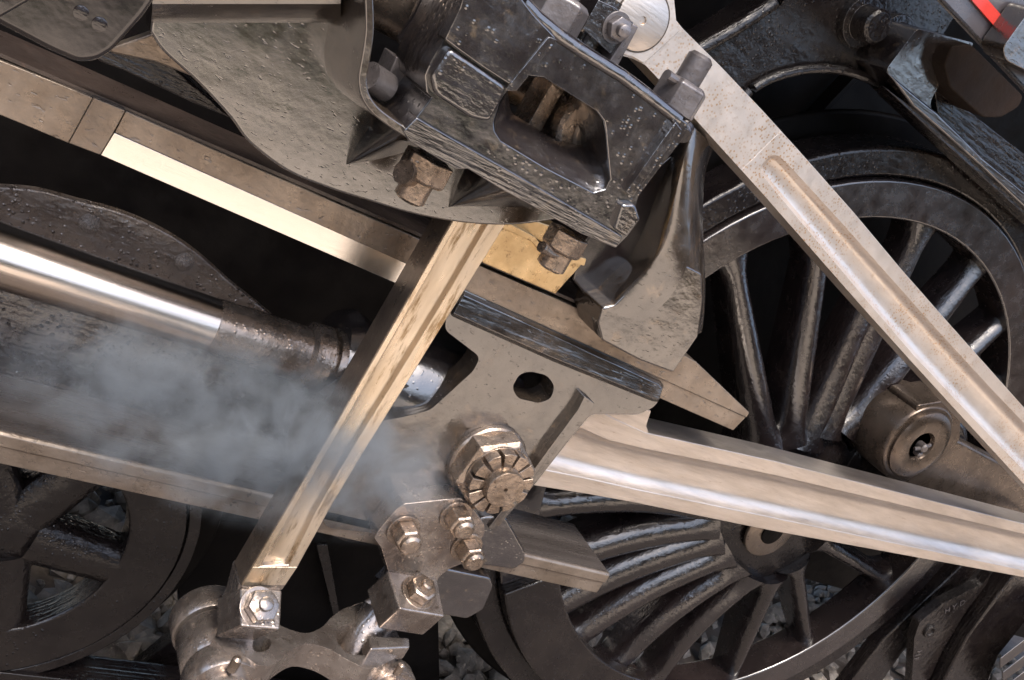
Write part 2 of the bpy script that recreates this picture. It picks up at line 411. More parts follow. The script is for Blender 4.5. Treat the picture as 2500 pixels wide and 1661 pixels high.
lo = [((1760, 1240), (1300, 1268), .052), ((1740, 1275), (1290, 1440), .056), ((1750, 1310), (1335, 1535), .056), ((1775, 1345), (1400, 1605), .05),
      ((1805, 1375), (1510, 1668), .04), ((1835, 1400), (1610, 1700), .035), ((1880, 1405), (1795, 1690), .03), ((1935, 1370), (1990, 1590), .028), ((1990, 1310), (2180, 1435), .028), ((2020, 1260), (2290, 1330), .028)]
for i, (a_, b_, w_) in enumerate(lo): part('spoke', spoke(a_, b_, w_ * .88, w_ * .74, .035, curve=(-.03 if i < 6 else 0)), WHEEL, dw, bev=0)
# crank boss
part('crank_web', lathe(py(2190, 1150, YW), (0, -1, 0), [(0, .22), (.02, .22), (.035, .20)], 48), DARKG, dw, bev=.004)
# balance weight in the rim
bw = [rimpt(a, .70) for a in range(-142, -86, 4)] ; ow = [rimpt(a, .80) for a in range(-90, -142, -4)]
part('balance_weight', ring(WC, .66, .80, YW - .03, YW + .02, -143, -92, 24), DARKG, dw, bev=.006)
finish(dw)

# coupling rod end on the crank pin
cr = thing('coupling_rod', 'brown coupling rod with round capped crank pin end', 'rod')
YC = .13; cc = py(2243, 1085, YC)
part('rod_end', lathe(cc + Vector((0, .13, 0)), (0, -1, 0), [(0, .112), (.12, .112), (.13, .105), (.131, .09)], 56), DOIL, cr, bev=.003)
cap = part('pin_cap', lathe(cc + Vector((0, -.001, 0)), (0, -1, 0), [(0, .094), (.006, .094), (.012, .086), (.014, .07), (.010, .04), (-.01, .03), (-.015, .012)], 48), DOIL, cr, bev=0)
part('split_pin', join(tube([cc + Vector((-.022, -.012, -.012)), cc + Vector((0, -.018, 0)), cc + Vector((.024, -.010, .012))], .005, 8),
                       lathe(cc + Vector((0, .0, 0)), (0, -1, 0), [(0, .012), (.02, .012), (.024, .008)], 12),
                       lathe(cc + Vector((.004, .0, -.02)), (0, -1, 0), [(0, .008), (.018, .008), (.021, .004)], 12)), NUTG, cap, bev=0)
part('rod_arm', plate([(2310, 1065), (2350, 1078), (2560, 1190), (2560, 1300), (2200, 1190), (2195, 1160)], YC + .035, .06), DOIL, cr, bev=.012, seg=3)
part('rod_shoulder', plate([(2240, 990), (2330, 975), (2348, 990), (2345, 1075), (2290, 1130), (2190, 1190)], YC + .004, .1, r=12), DOIL, cr, bev=.006)
finish(cr)

# ============================================================ leading wheel bottom left
LW = thing('leading_wheel', 'small dark spoked wheel at the bottom left with ballast behind', 'wheel')
LC = Vector((-.5355, .30, -.787))
part('rim', ring(LC, .215, .322, .30, .37), DARKG, LW, bev=.008)
lt = part('tyre', ring(LC, .325, .350, .308, .40), DARKG, LW, bev=.004)
part('flange', ring(LC, .33, .415, .40, .43), DARK, lt, bev=.006)
part('hub', lathe(LC + Vector((0, .09, 0)), (0, -1, 0), [(0, .075), (.075, .07), (.08, .06)], 40), DARKG, LW, bev=.004)
def lspoke(deg, w0=.052, w1=.042):
    a = math.radians(deg); d = Vector((math.cos(a), 0, math.sin(a))); n = Vector((-d.z, 0, d.x)); secs = []
    for k in range(11):
        t = k / 10; c = LC + d * (.05 + .215 * t); w = w0 + (w1 - w0) * t + .03 * max(0, (t - .75) / .25) ** 2
        s = [c + n * math.cos(math.pi * j / 8) * w + Vector((0, .03 - .03 * math.sin(math.pi * j / 8), 0)) for j in range(9)]
        s += [c - n * w + Vector((0, .07, 0)), c + n * w + Vector((0, .07, 0))]; secs.append(s)
    return loft(secs)
for dg in (-8, -72, 62, 120, 180, 236): part('spoke', lspoke(dg), DARKG, LW, bev=0)
finish(LW)

# ============================================================ cylinder-end guard plate behind the piston rod
gp = thing('guard_plate', 'wet speckled brown curved plate behind the piston rod', 'plate')
crv = smooth_line([(-60, 452), (0, 458), (90, 466), (190, 492), (300, 522), (400, 566), (480, 618), (560, 688), (615, 732), (668, 775)], 5)
part('upper_plate', plate(crv + [(640, 800), (300, 800), (-60, 700)], .22, .02), DIRT, gp, bev=.003)
part('lower_plate', plate([(-60, 640), (640, 800), (760, 900), (880, 1060), (880, 1180), (-60, 940)], .212, .02), TAR, gp, bev=0)
for q in ((217, 546), (450, 640)):
    part('rivet', lathe(py(*q, .22), (0, -1, 0), [(0, .016), (.003, .015), (.006, .010), (.008, .003)], 20), DIRT, gp, bev=0)
finish(gp)

# ============================================================ lower slide bar
ls = thing('slide_bar', 'lower steel slide bar with wide dark oily top face', 'slide bar')
Zt = -.395
secs = []
for X in (-1.0, .512):
    e = .0 if X < 0 else -.0
    secs.append([Vector((X + e, 0.004, Zt)), Vector((X, 0, Zt - .004)), Vector((X, 0, Zt - .022)), Vector((X, .004, Zt - .024)), Vector((X, .004, Zt - .052)),
                 Vector((X, .17, Zt - .052)), Vector((X, .17, Zt))])
part('bar', loft(secs), STEELD, ls, bev=.0015)
tp = part('rubbing_face', box(-1.0, .508, .006, .168, Zt, Zt + .0015), mat('dark_oiled_face', (.16, .14, .13), (.08, .068, .062), .6, .28, .1, 3, .12, 40, drops=.5, stretch=(.4, 4, 1)), ls, bev=0)
finish(ls)

# ============================================================ piston rod
pr = thing('piston_rod', 'polished round piston rod with a bright white highlight', 'rod')
AX = Vector((0, .10, -.182))
def X0(x, y): return py(x, y, .10).x
part('rod', lathe(Vector((-1.05, AX.y, AX.z)), (1, 0, 0), [(0, .049), (.61, .0425)], 72), CHROME, pr, bev=0)
part('sleeve', lathe(Vector((-.442, AX.y, AX.z)), (1, 0, 0), [(0, .0405), (.004, .0435), (.16, .046), (.165, .056), (.195, .058), (.197, .052), (.203, .052), (.205, .06), (.218, .06), (.225, .04)], 64), NUT, pr, bev=0)
finish(pr)

# ============================================================ crosshead
ch = thing('crosshead', 'oily black crosshead plate with oval slot and large castle nut', 'crosshead')
body = [(1139, 716), (1619, 940), (1612, 973), (1597, 994), (1559, 1013), (1443, 1012), (1400, 1062), (1300, 1190), (1207, 1297),
        (1180, 1330), (1060, 1340), (900, 1300), (800, 1290), (740, 1200), (800, 1085), (870, 1040), (979, 1020), (1050, 1002), (1157, 905), (1172, 872), (1086, 806), (1090, 768)]
slot = [(1250, 946), (1268, 914), (1296, 907), (1336, 917), (1354, 942), (1346, 973), (1318, 985), (1264, 973)]
hd = part('side_plate', plate(fillet(body, 14), 0, .05, holes=[slot], hr=12), BLK, ch, bev=.004)
led = smooth_line([(1139, 716), (1619, 940)], 2)
part('top_ledge', loft([[py(x, y, -.004), py(x - 4, y + 8, -.0155), py(x2, y2, -.022), py(x2 - 4, y2 + 6, -.001), py(x2, y2, .05), py(x, y, .05)]
     for x, y, x2, y2 in ((1136, 712, 1106, 766), (1380, 822, 1352, 876), (1612, 930, 1596, 974), (1621, 942, 1610, 976))]), BLK, ch, bev=.002)
part('top_face', box(py(1139, 716, 0).x, py(1619, 940, 0).x, .002, .12, py(1139, 716, 0).z - .012, py(1139, 716, 0).z - .004), BLKR, ch, bev=0)
part('edge_rib', plate([(1428, 968), (1452, 985), (1440, 1012), (1304, 1184), (1209, 1296), (1192, 1290), (1290, 1166), (1412, 1000)], -.018, .04, r=4), BLK, ch, bev=.007, seg=3)
part('inner_web', plate([(1230, 900), (1380, 900), (1380, 1000), (1230, 1000)], .09, .03), BLKR, ch)
# rounded gudgeon body seen behind the plate
part('body_casting', lathe(Vector((-.235, .13, AX.z - .005)), (1, 0, 0), [(0, .05), (.01, .085), (.03, .095), (.055, .088), (.075, .082), (.10, .10), (.14, .112), (.3, .115), (.36, .11)], 48), BLKR, ch, bev=0)
part('lower_casting', plate(fillet([(700, 1010), (860, 900), (1060, 960), (1100, 1250), (860, 1330), (720, 1270)], 30), .03, .10), DARKG, ch, bev=.002, seg=2)
# castle nut
o = py(1186, 1125, 0); a = Vector((0, -1, 0))
cw = part('washer', lathe(o, a, [(0, .075), (.010, .075), (.014, .071), (.0145, .04)], 56), NUT, ch, bev=.001)
cn = part('castle_nut', lathe(o + a * .012, a, [(0, .077), (.036, .077), (.043, .067), (.0435, .04)], 6, rot=.42), NUT, ch, bev=.002)
part('nut_collar', lathe(o + a * .05, a, [(0, .063), (.006, .063), (.0062, .04)], 48), NUT, cn, bev=.001)
for k in range(12):
    a0 = 2 * math.pi * (k + .10) / 12; a1 = 2 * math.pi * (k + .90) / 12
    P = [o + a * .055 + Vector((math.cos(aa) * rr, 0, math.sin(aa) * rr)) for aa, rr in ((a0, .036), (a0, .0605), ((a0 + a1) / 2, .062), (a1, .0605), (a1, .036))]
    part('castellation', prism3(P, a * .020), NUT, cn, bev=.0012)
part('pin_end', lathe(o + a * .05, a, [(0, .036), (.038, .036), (.041, .034), (.0412, .004), (.034, .0035)], 48), NUT, ch, bev=0)
finish(ch)

# dark lugs of the crosshead behind the lower bar
lg = thing('slipper_block', 'dark greasy slipper block gripping the lower slide bar', 'block')
part('upper_lug', plate([(1180, 1262), (1235, 1262), (1282, 1345), (1284, 1372), (1255, 1392), (1100, 1370), (1100, 1300)], -.012, .10, r=10), BLKR, lg, bev=.005)
part('lower_lug', plate([(1060, 1392), (1082, 1388), (1198, 1412), (1205, 1432), (1180, 1490), (1140, 1512), (1070, 1500)], -.012, .14, r=8), BLKR, lg, bev=.004)
finish(lg)

# ============================================================ main rod
mr_ = thing('main_rod', 'long fluted bright steel connecting rod running to the lower right', 'rod')
part('shank', fluted([((1432, 985), (1405, 1040), (1318, 1145), (1290, 1184)), ((1500, 1022), (1486, 1076), (1450, 1172), (1438, 1208)),
                      ((1575, 1056), (1569, 1096), (1556, 1196), (1548, 1228)), ((1895, 1127), (1891, 1161), (1876, 1262), (1870, 1294)),
                      ((2560, 1294), (2556, 1318), (2546, 1402), (2542, 1418))], .04, .075, .022), STEEL, mr_, bev=.002)
part('fork_end', plate(fillet([(1400, 960), (1590, 1003), (1578, 1040), (1584, 1058), (1560, 1060), (1500, 1040), (1400, 1040)], 4), .041, .07), STEEL, mr_, bev=.002)
part('upper_face', loft([[py(x, y, .043) + Vector((0, 0, .0008)), py(x, y, .043) + Vector((0, 0, -.004)), py(x, y, .117) + Vector((0, 0, -.004)), py(x, y, .117) + Vector((0, 0, .0008))] for x, y in ((1596, 1062), (1895, 1127), (2560, 1294))]), BROWN, mr_, bev=0)  # dark reflection of the machinery put into the top face colour
finish(mr_)

# ============================================================ upper slide bar
us = thing('slide_bar', 'upper steel slide bar with a bright polished lower strip', 'slide bar')
part('left_length', plate([(-80, 116), (228, 239), (167, 350), (-80, 248)], -.002, .12), STEELD, us, bev=.0012)
part('packing_joint', plate([(229, 239), (307, 270), (278, 323), (245, 379), (168, 350)], -.0045, .12), STEELD, us, bev=.0012)
part('upper_length', plate([(307, 271), (1660, 862), (1700, 884), (1830, 1008), (1823, 1020), (279, 324)], 0, .13), STEELD, us, bev=.0015)
A, B_, C_, D_ = (py(*q, 0) for q in ((279, 325), (246, 379), (1792, 1053), (1823, 1021)))
t1 = Vector((0, .013, 0)); bk = Vector((0, .11, 0))
t2 = Vector((0, .0015, 0)); E1, E2 = (py(*q, 0) for q in ((1190, 732), (1160, 776)))
part('polished_strip', loft([[A + t2, B_, B_ + bk, A + bk], [E1 + t2, E2, E2 + bk, E1 + bk]]), POL, us, bev=.0008)
t3 = Vector((0, .003, 0))
part('plain_strip', loft([[E1 + t3, E2 + t3, E2 + bk, E1 + bk], [D_ + t3, C_ + t3, C_ + bk, D_ + bk]]), STEELD, us, bev=.0008)
xa, xb, za = py(307, 271, 0).x, py(1640, 855, 0).x, py(307, 271, 0).z
part('top_shade_sheet', box(-1.0, xb, .004, .128, za - .001, za + .004), BROWN, us, bev=0)  # dark sheet: shade put into colour over the sunlit bar top
finish(us)

# ============================================================ brass block
bb = thing('brass_block', 'gold-coloured brass block sitting on the upper slide bar', 'block')
part('body', plate([(1236, 553), (1308, 590), (1330, 612), (1425, 642), (1356, 719), (1180, 643), (1150, 610)], -.03, .07), BRASS, bb, bev=.002)
part('lip', plate(fillet([(1200, 525), (1250, 549), (1308, 580), (1325, 604), (1345, 612), (1432, 632), (1427, 650), (1340, 627), (1318, 614), (1300, 592), (1238, 562), (1195, 545)], 4), -.042, .09), BRASS, bb, bev=.002)
part('upper_pad', plate([(1250, 520), (1370, 560), (1432, 634), (1340, 612), (1320, 590), (1245, 545)], -.02, .06), BRASS, bb, bev=.002)
finish(bb)

# ============================================================ guide bracket leaf (right)
gb = thing('guide_bracket', 'twisted glossy black bracket arm over the end of the upper slide bar', 'bracket')
# rows from left edge to right edge, top to bottom: (x, y, Y)
rows = [[(1668, 322, -.03), (1680, 314, -.075), (1692, 308, -.09), (1712, 326, -.085), (1738, 352, -.05), (1745, 360, .03)],
        [(1630, 400, -.02), (1650, 392, -.075), (1668, 385, -.10), (1694, 395, -.095), (1716, 402, -.06), (1722, 405, .03)],
        [(1596, 490, -.02), (1622, 482, -.07), (1648, 478, -.10), (1676, 482, -.10), (1708, 490, -.07), (1715, 492, .03)],
        [(1560, 590, -.02), (1595, 578, -.06), (1628, 568, -.095), (1655, 570, -.10), (1711, 590, -.08), (1717, 592, .03)],
        [(1500, 675, -.02), (1560, 650, -.05), (1598, 636, -.09), (1622, 634, -.10), (1716, 668, -.087), (1722, 670, .03)],
        [(1462, 715, -.02), (1490, 708, -.05), (1536, 698, -.085), (1556, 700, -.092), (1717, 735, -.085), (1723, 737, .03)],
        [(1440, 740, -.02), (1458, 752, -.05), (1476, 764, -.082), (1494, 768, -.088), (1708, 815, -.085), (1714, 820, .03)]]
bm = bmesh.new(); G = [[bm.verts.new(py(*q)) for q in r] for r in rows]
for i in range(len(G) - 1):
    for j in range(5): bm.faces.new([G[i][j], G[i][j + 1], G[i + 1][j + 1], G[i + 1][j]])
part('arm', bm, BLK, gb, bev=0, sub=2, ang=80)
part('inner_web', plate([(1398, 684), (1420, 600), (1500, 500), (1640, 380), (1700, 400), (1640, 600), (1540, 740), (1470, 772)], -.024, .05), BLKS, gb, bev=.004)
part('foot', plate(fillet([(1472, 752), (1500, 745), (1545, 700), (1612, 642), (1660, 640), (1714, 668), (1717, 735), (1706, 821), (1644, 911), (1560, 880), (1470, 832), (1460, 790)], 6), -.086, .09), BLK, gb, bev=.004, seg=3)
part('end_stop', plate([(1444, 806), (1462, 780), (1490, 800), (1478, 830)], -.03, .05), DARKG, gb)
finish(gb)

# ============================================================ motion bracket (big tan-reflecting plate)
mb = thing('motion_bracket', 'big pitted glossy black bracket plate with curved lower edge', 'bracket')
low = smooth_line([(366, 80), (400, 128), (480, 200), (560, 286), (610, 350), (700, 418), (800, 460), (900, 492), (1000, 522), (1100, 542), (1200, 551), (1290, 548), (1400, 530)], 5)
part('web', plate(low + [(1380, 500), (1240, 440), (1120, 400), (1010, 352), (955, 310), (915, 275), (893, 235), (884, 195), (890, 90), (900, -80), (380, -80)], -.15, .05), BLKP, mb, bev=.004)
part('top_ledge', loft([[py(x, -70, -.15), py(x, -60, -.22), py(x, 10, -.215), py(x, 42, -.19), py(x, 56, -.150), py(x, 56, -.12), py(x, -70, -.12)] for x in (372, 600, 832)]), BLK, mb, bev=0)
rp_ = smooth_line([(893, -80), (900, -20), (903, 40), (902, 90), (893, 150), (886, 195), (893, 235), (915, 268), (955, 300), (1010, 335)], 5)
secs = []
for i, (x, y) in enumerate(rp_):
    x0, y0 = rp_[max(0, i - 1)]; x1, y1 = rp_[min(len(rp_) - 1, i + 1)]
    L = math.hypot(x1 - x0, y1 - y0); nx, ny = -(y1 - y0) / L, (x1 - x0) / L; w = 11
    fade = min(1, max(0, (len(rp_) - 1 - i) / 8)); Yf = -.27
    f0 = py(x + nx * w, y + ny * w, Yf); f1 = py(x - nx * w, y - ny * w, Yf)
    secs.append([f0, f1, f1 + Vector((0, .13, 0)), f0 + Vector((0, .10, 0)) + (f0 - f1) * .15, f0 + Vector((0, .13, 0)) + (f0 - f1) * .9])
part('flange_rib', loft(secs), BLK, mb, bev=.003)
def gusset(L, A, Rr, hgt):
    rows = []
    for i in range(9):
        t = i / 8; row = []
        l = tuple(A[k] + (L[k] - A[k]) * (t if k else t ** 1.5) for k in (0, 1)); r = tuple(A[k] + (Rr[k] - A[k]) * (t if k == 0 else t ** 1.6) for k in (0, 1))
        for j in range(11):
            u = j / 10; c = math.sin(math.pi * u) ** 1.4
            row.append(py(l[0] + (r[0] - l[0]) * u, l[1] + (r[1] - l[1]) * u, -.151 + .006 * (1 - c) - hgt * t * c))
        row += [row[-1] + Vector((0, .03, 0)), row[0] + Vector((0, .03, 0))]; rows.append(row)
    return loft(rows)
part('gusset', gusset((915, 290), (846, 402), (1060, 352), .085), BLKS, mb, bev=0, ang=60)
part('gusset', gusset((1130, 405), (1096, 506), (1330, 512), .075), BLKS, mb, bev=0, ang=60)
part('lower_strip', plate([(230, 110), (340, 90), (420, 160), (570, 292), (470, 252), (300, 172), (240, 150)], -.07, .04), DARKG, mb)
part('strip_lug', plate([(268, 118), (372, 82), (470, 188), (380, 152), (272, 130)], -.09, .02), STEELD, mb)
finish(mb)

vc = thing('cylinder_cover', 'rounded glossy black cover in the top left corner', 'cover')
part('cover', plate([(-90, 10), (0, 62), (120, 125), (190, 155), (236, 151), (276, 126), (350, 42), (420, -60), (300, -200), (-90, -140)], -.30, .14, r=18), BLKS, vc, bev=.03, seg=5)
part('upper_band', plate([(-90, 0), (-10, 50), (90, -8), (150, -60), (100, -200), (-90, -200)], -.335, .05, r=10), BLKS, vc, bev=.012, seg=3)
for q in ((198, 32), (243, 60)):
    part('plug', lathe(py(*q, -.30), (0, -1, 0), [(0, .007), (.0015, .007), (.002, .005)], 20), BLKS, vc, bev=0)
finish(vc)

# ============================================================ link bearing block
lb = thing('link_bearing', 'heavy cast bearing block with an open window, bolts above and below', 'bearing block')
YB = -.27
outl = [(1150, -60), (1120, 20), (1084, 96), (1052, 150), (1037, 186), (1040, 225), (1054, 238), (1018, 286), (984, 321), (1000, 345), (1025, 361), (1114, 414),
        (1143, 412), (1221, 461), (1293, 500), (1420, 572), (1503, 607), (1532, 578), (1563, 536), (1553, 504), (1560, 480), (1597, 430), (1662, 348), (1682, 312), (1678, 300),
        (1648, 281), (1580, 228), (1514, 179), (1430, 128), (1362, 85), (1304, 36), (1273, 0), (1230, -60)]
Fh = [(1207, 297), (1222, 250), (1247, 210), (1268, 192), (1292, 186), (1330, 191), (1395, 232), (1455, 270), (1474, 295), (1480, 330), (1486, 400), (1490, 440), (1478, 462), (1450, 470), (1330, 408), (1222, 342), (1209, 322)]
Bh = [(1246, 264), (1240, 225), (1245, 190), (1258, 172), (1283, 160), (1322, 162), (1390, 205), (1450, 245), (1468, 270), (1473, 305), (1474, 335), (1472, 357), (1455, 368), (1436, 371), (1375, 357), (1262, 288), (1252, 282)]
part('body', plate(outl, YB, .11, holes=[Fh]), BLKR, lb, bev=.008, seg=4)
part('window_recess', loft([[py(*q, YB + .001) for q in Fh], [py(x * .9 + u * .1, y * .9 + v * .1, YB + .006) for (x, y), (u, v) in zip(Fh, Bh)], [py(x * .4 + u * .6, y * .4 + v * .6, YB + .025) for (x, y), (u, v) in zip(Fh, Bh)], [py(*q, YB + .05) for q in Bh], [py(*q, YB + .05) + Vector((0, .06, 0)) for q in Bh]], cap=False), BLKR, lb, bev=0, ang=60)
part('upper_cap', plate(fillet([(1150, -60), (1122, 22), (1086, 98), (1170, 160), (1257, 216), (1310, 160), (1358, 92), (1304, 36), (1262, -20), (1230, -60)], 5), YB - .012, .03), BLKR, lb, bev=.007, seg=4)
part('raised_pad', plate(fillet([(1100, 118), (1160, 158), (1238, 212), (1226, 245), (1195, 300), (1150, 290), (1062, 232), (1052, 190)], 14), YB - .012, .03), BLKR, lb, bev=.014, seg=3)
part('window_rib', plate(fillet([(1362, 98), (1350, 112), (1262, 222), (1232, 222), (1340, 90)], 6), YB - .014, .03), BLKR, lb, bev=.008, seg=3)
part('top_lip', tube([py(1275, 4, YB + .004), py(1310, 42, YB + .004), py(1365, 88, YB + .004), py(1430, 132, YB + .004), py(1514, 184, YB + .004), py(1580, 233, YB + .004), py(1655, 292, YB + .004)], .009, 12), BLKR, lb, bev=0)
part('end_lug', tube([py(1664, 330, YB + .01), py(1672, 312, YB + .02)], .013, 16), BLKR, lb, bev=0)
part('base_flange', plate(fillet([(1018, 288), (1100, 336), (1240, 415), (1400, 508), (1520, 578), (1505, 606), (1420, 572), (1293, 500), (1221, 461), (1143, 413), (1114, 414), (1025, 361), (1000, 345), (985, 321)], 3), YB - .008, .03), BLKR, lb, bev=.0035, seg=3)
part('side_rib', plate(fillet([(1648, 300), (1674, 320), (1560, 470), (1530, 500), (1515, 560), (1548, 560), (1563, 536), (1553, 504), (1500, 480)], 4) if False else fillet([(1650, 298), (1666, 318), (1545, 482), (1528, 470)], 4), YB - .010, .03), BLKR, lb, bev=.005, seg=3)
part('toe', plate(fillet([(1520, 500), (1552, 500), (1563, 536), (1530, 580), (1500, 560)], 8), YB - .010, .03), BLKR, lb, bev=.008, seg=3)
Zx = Vector((0, 0, 1))
hexnut('nut', py(1636, 268, YB + .05), Zx, .036, .042, lb, NUTG, rot=.3, washer=False, stud=.5, sh=.8)
hexnut('nut', py(1330, 72, YB + .05), Zx, .040, .046, lb, NUTG, rot=.2, washer=False, stud=.5, sh=.6)
hexnut('nut', py(1052, 385, YB + .055), -Zx, .033, .032, lb, NUT, rot=.1, washer=False, stud=.62, sh=.8)
part('split_pin', tube([py(1628, 182, YB + .03), py(1650, 196, YB + .035), py(1690, 214, YB + .04)], [.007, .006, .006], 10), NUTG, lb, bev=0)
part('split_pin', tube([py(1322, 602, YB + .03), py(1345, 618, YB + .035), py(1385, 630, YB + .04)], [.008, .006, .006], 10), NUT, lb, bev=0)
part('split_pin', tube([py(985, 420, YB + .04), py(1010, 432, YB + .05), py(1030, 440, YB + .06)], [.016, .014, .008], 10), NUT, lb, bev=0)
hexnut('nut', py(1392, 568, YB + .05), -Zx, .030, .030, lb, NUT, rot=.1, washer=False, stud=.7, sh=.8)
finish(lb)

# parts seen through the window: link bar and pin
ln = thing('expansion_link', 'brown steel link and round pin seen inside the block window', 'link')
part('link_bar', plate([(1352, 195), (1386, 205), (1318, 330), (1285, 312)], -.155, .05), NUT, ln, bev=.002)
part('link_plate', plate([(1386, 190), (1470, 230), (1390, 400), (1306, 340)], -.11, .03), BROWN, ln, bev=.002)
pc = py(1455, 335, -.19)
part('bush', lathe(pc + Vector((0, .06, 0)), (0, -1, 0), [(0, .056), (.05, .056), (.056, .050), (.0565, .036)], 40), NUT, ln, bev=.001)
part('pin', lathe(pc + Vector((0, .06, 0)), (0, -1, 0), [(0, .034), (.058, .034), (.062, .030)], 40), STEELD, ln, bev=.001)
finish(ln)

# bolts in the cavity behind the flange
cb = thing('square_bolt', 'dark blue-grey square bolt head in the cavity left of the block', 'bolt')
part('head', prism3([py(968, 138, -.17), py(1012, 165, -.17), py(972, 240, -.17), py(940, 205, -.17)], (0, .05, 0)), NUTG, cb, bev=.002)
part('shank', tube([py(900, 185, -.19), py(945, 215, -.18)], .018, 20), NUTG, cb, bev=0)
finish(cb)

# valve rod behind the block (top)
vr = thing('valve_rod', 'dark oily valve rod guide entering behind the block at the top', 'rod')
part('guide', lathe(py(860, -80, -.03), (1, 0, 0), [(0, .055), (.30, .055), (.31, .05)], 40), NUT, vr, bev=.002)
part('rib', tube([py(1090, -40, -.13), py(1060, 20, -.13), py(1020, 62, -.13), py(980, 100, -.12)], [.03, .024, .014, .008], 14), BLKR, vr, bev=0)
part('guide_bar', plate([(890, 10), (1060, 105), (1060, 125), (890, 40)], -.06, .04), NUTG, vr, bev=.002)
part('backing', plate([(880, -60), (1120, -60), (1090, 90), (1060, 120), (890, 20)], .06, .03), STEELD, vr, bev=.002)
finish(vr)

# ============================================================ eccentric rod (long diagonal, top right)
er = thing('eccentric_rod', 'long pale steel eccentric rod crossing from top centre to the right edge', 'rod')
YE = -.10
HDP = [(1490, -60), (1478, 40), (1490, 110), (1508, 134), (1546, 144), (1576, 160), (1611, 197), (1668, 259)]
def lerp2(a, b, t): return (a[0] + (b[0] - a[0]) * t, a[1] + (b[1] - a[1]) * t)
Rt = [(1868, 277), (2225, 687), (2500, 995), (2560, 1062)]; FR = [(1905, 380), (2238, 750), (2500, 1027), (2560, 1090)]
def along(line, s):
    """point of polyline at image diagonal x+y = s"""
    for p, q in zip(line, line[1:]):
        sp, sq = p[0] + p[1], q[0] + q[1]
        if s <= sq or q is line[-1]: return lerp2(p, q, (s - sp) / (sq - sp))
RT = [(1666, 69), (1868, 277), (2046, 473), (2225, 687), (2500, 995), (2580, 1085)]
FRt = [(1800, 265), (1944, 424), (2024, 510), (2238, 750), (2359, 885), (2500, 1033), (2580, 1118)]
FLt = [(1720, 265), (1868, 437), (2046, 650), (2203, 838), (2359, 1004), (2500, 1150), (2580, 1232)]
LT = [(1668, 259), (1886, 500), (2069, 710), (2270, 933), (2500, 1183), (2580, 1270)]
part('rod_head', plate(HDP + [along(LT, 2226), along(RT, 2226), (1868, 277), (1762, 165), (1666, 69), (1651, 50), (1646, 0), (1640, -60)], YE, .055), STEELR, er, bev=.0004)
part('head_step', plate([(1490, -60), (1480, 40), (1492, 108), (1510, 130), (1546, 140), (1572, 156), (1664, 72), (1649, 50), (1644, 0), (1638, -60)], YE - .003, .01), STEELR, er, bev=.001)
stt = [(along(RT, s), along(FRt, s), along(FLt, s), along(LT, s)) for s in (2325, 2600, 2850, 3100, 3350, 3600, 3850)]
def endst(s, f, d):
    a_, b_, c_, e_ = along(RT, s), along(FRt, s), along(FLt, s), along(LT, s); m_ = lerp2(b_, c_, .5)
    return (a_, lerp2(m_, b_, f), lerp2(m_, c_, f), e_, d)
stt = [endst(2226, .3, 0), endst(2262, .45, .02), endst(2268, .66, .3), endst(2276, .82, .62), endst(2290, .94, .9)] + stt
part('fluted_shank', fluted(stt, YE, .055, .013, sl=.40), STEELR, er, bev=.0015)
dc = py(1567, 50, YE - .003)
part('pin_disc', lathe(dc + Vector((0, .004, 0)), (0, -1, 0), [(0, .042), (.0055, .042), (.0065, .040), (.0066, .006), (.002, .005)], 56), STEEL, er, bev=0)
part('pin_groove', ring(dc, .0425, .0445, dc.y - .0008, dc.y + .001, n=64), STAMP, er, bev=0)
finish(er)

# oil box beside the rod head
ob = thing('oil_box', 'small dark steel box with a hexagon nut beside the rod head', 'box')
part('box', plate([(1462, 0), (1502, 18), (1548, 57), (1494, 135), (1422, 70)], -.20, .09, r=3), BLKR, ob, bev=.003)
part('flange', plate([(1546, 58), (1560, 66), (1508, 165), (1488, 150)], -.205, .1), NUTG, ob, bev=.002)
part('stem', lathe(py(1425, 118, -.17), Zx, [(0, .016), (.07, .016)], 24), BLKR, ob, bev=0)
part('foot', plate([(1412, 90), (1500, 150), (1510, 172), (1500, 180), (1400, 118)], -.18, .08), BLKR, ob)
hexnut('nut', py(1505, 68, -.20), (0, -1, 0), .017, .012, ob, NUTG, stud=.5, sh=.9)
part('link_arm', plate([(1430, -60), (1476, -60), (1450, 10), (1420, 60), (1400, 92), (1390, 84), (1416, 20)], -.06, .04), STEELD, ob, bev=.002)
finish(ob)

# ============================================================ combination lever
cl = thing('combination_lever', 'long upright fluted lever with stained bright front, crossing the slide bars', 'lever')
YL = -.13
Lf = [(1118, 520), (960, 796), (800, 1072), (638, 1350), (587, 1436)]; Rf = [(1252, 520), (1100, 765), (970, 975), (827, 1200), (750, 1350), (686, 1445)]
FLl = [(1132, 520), (976, 796), (820, 1068), (655, 1350)]; FRl = [(1208, 520), (1066, 765), (935, 975), (795, 1200), (722, 1350)]
def aty(line, y):
    for p, q in zip(line, line[1:]):
        if y <= q[1] or q is line[-1]:
            return lerp2(p, q, (y - p[1]) / (q[1] - p[1]))
sec = [(aty(Rf, y), aty(FRl, y), aty(FLl, y), aty(Lf, y)) for y in (470, 520, 700, 900, 1100, 1250, 1385)]
part('shank', fluted(sec, YL, .060, .012, sl=.22), STEELB, cl, bev=.0018)
part('flute_end', plate([aty(Rf, 1385), aty(FRl, 1385), aty(FLl, 1385), aty(Lf, 1385), aty(Lf, 1430), aty(Rf, 1430)], YL + .0005, .058), STEELB, cl, bev=.0012)
nL = Vector((0, -.6, .8)); TL, TR, BR, BL = py(587, 1434, -.13), py(690, 1440, -.13), py(685, 1538, -.188), py(588, 1530, -.188)
part('foot_block', prism3([TL, TR, BR, BL], -nL * .085), LINK, cl, bev=.004)
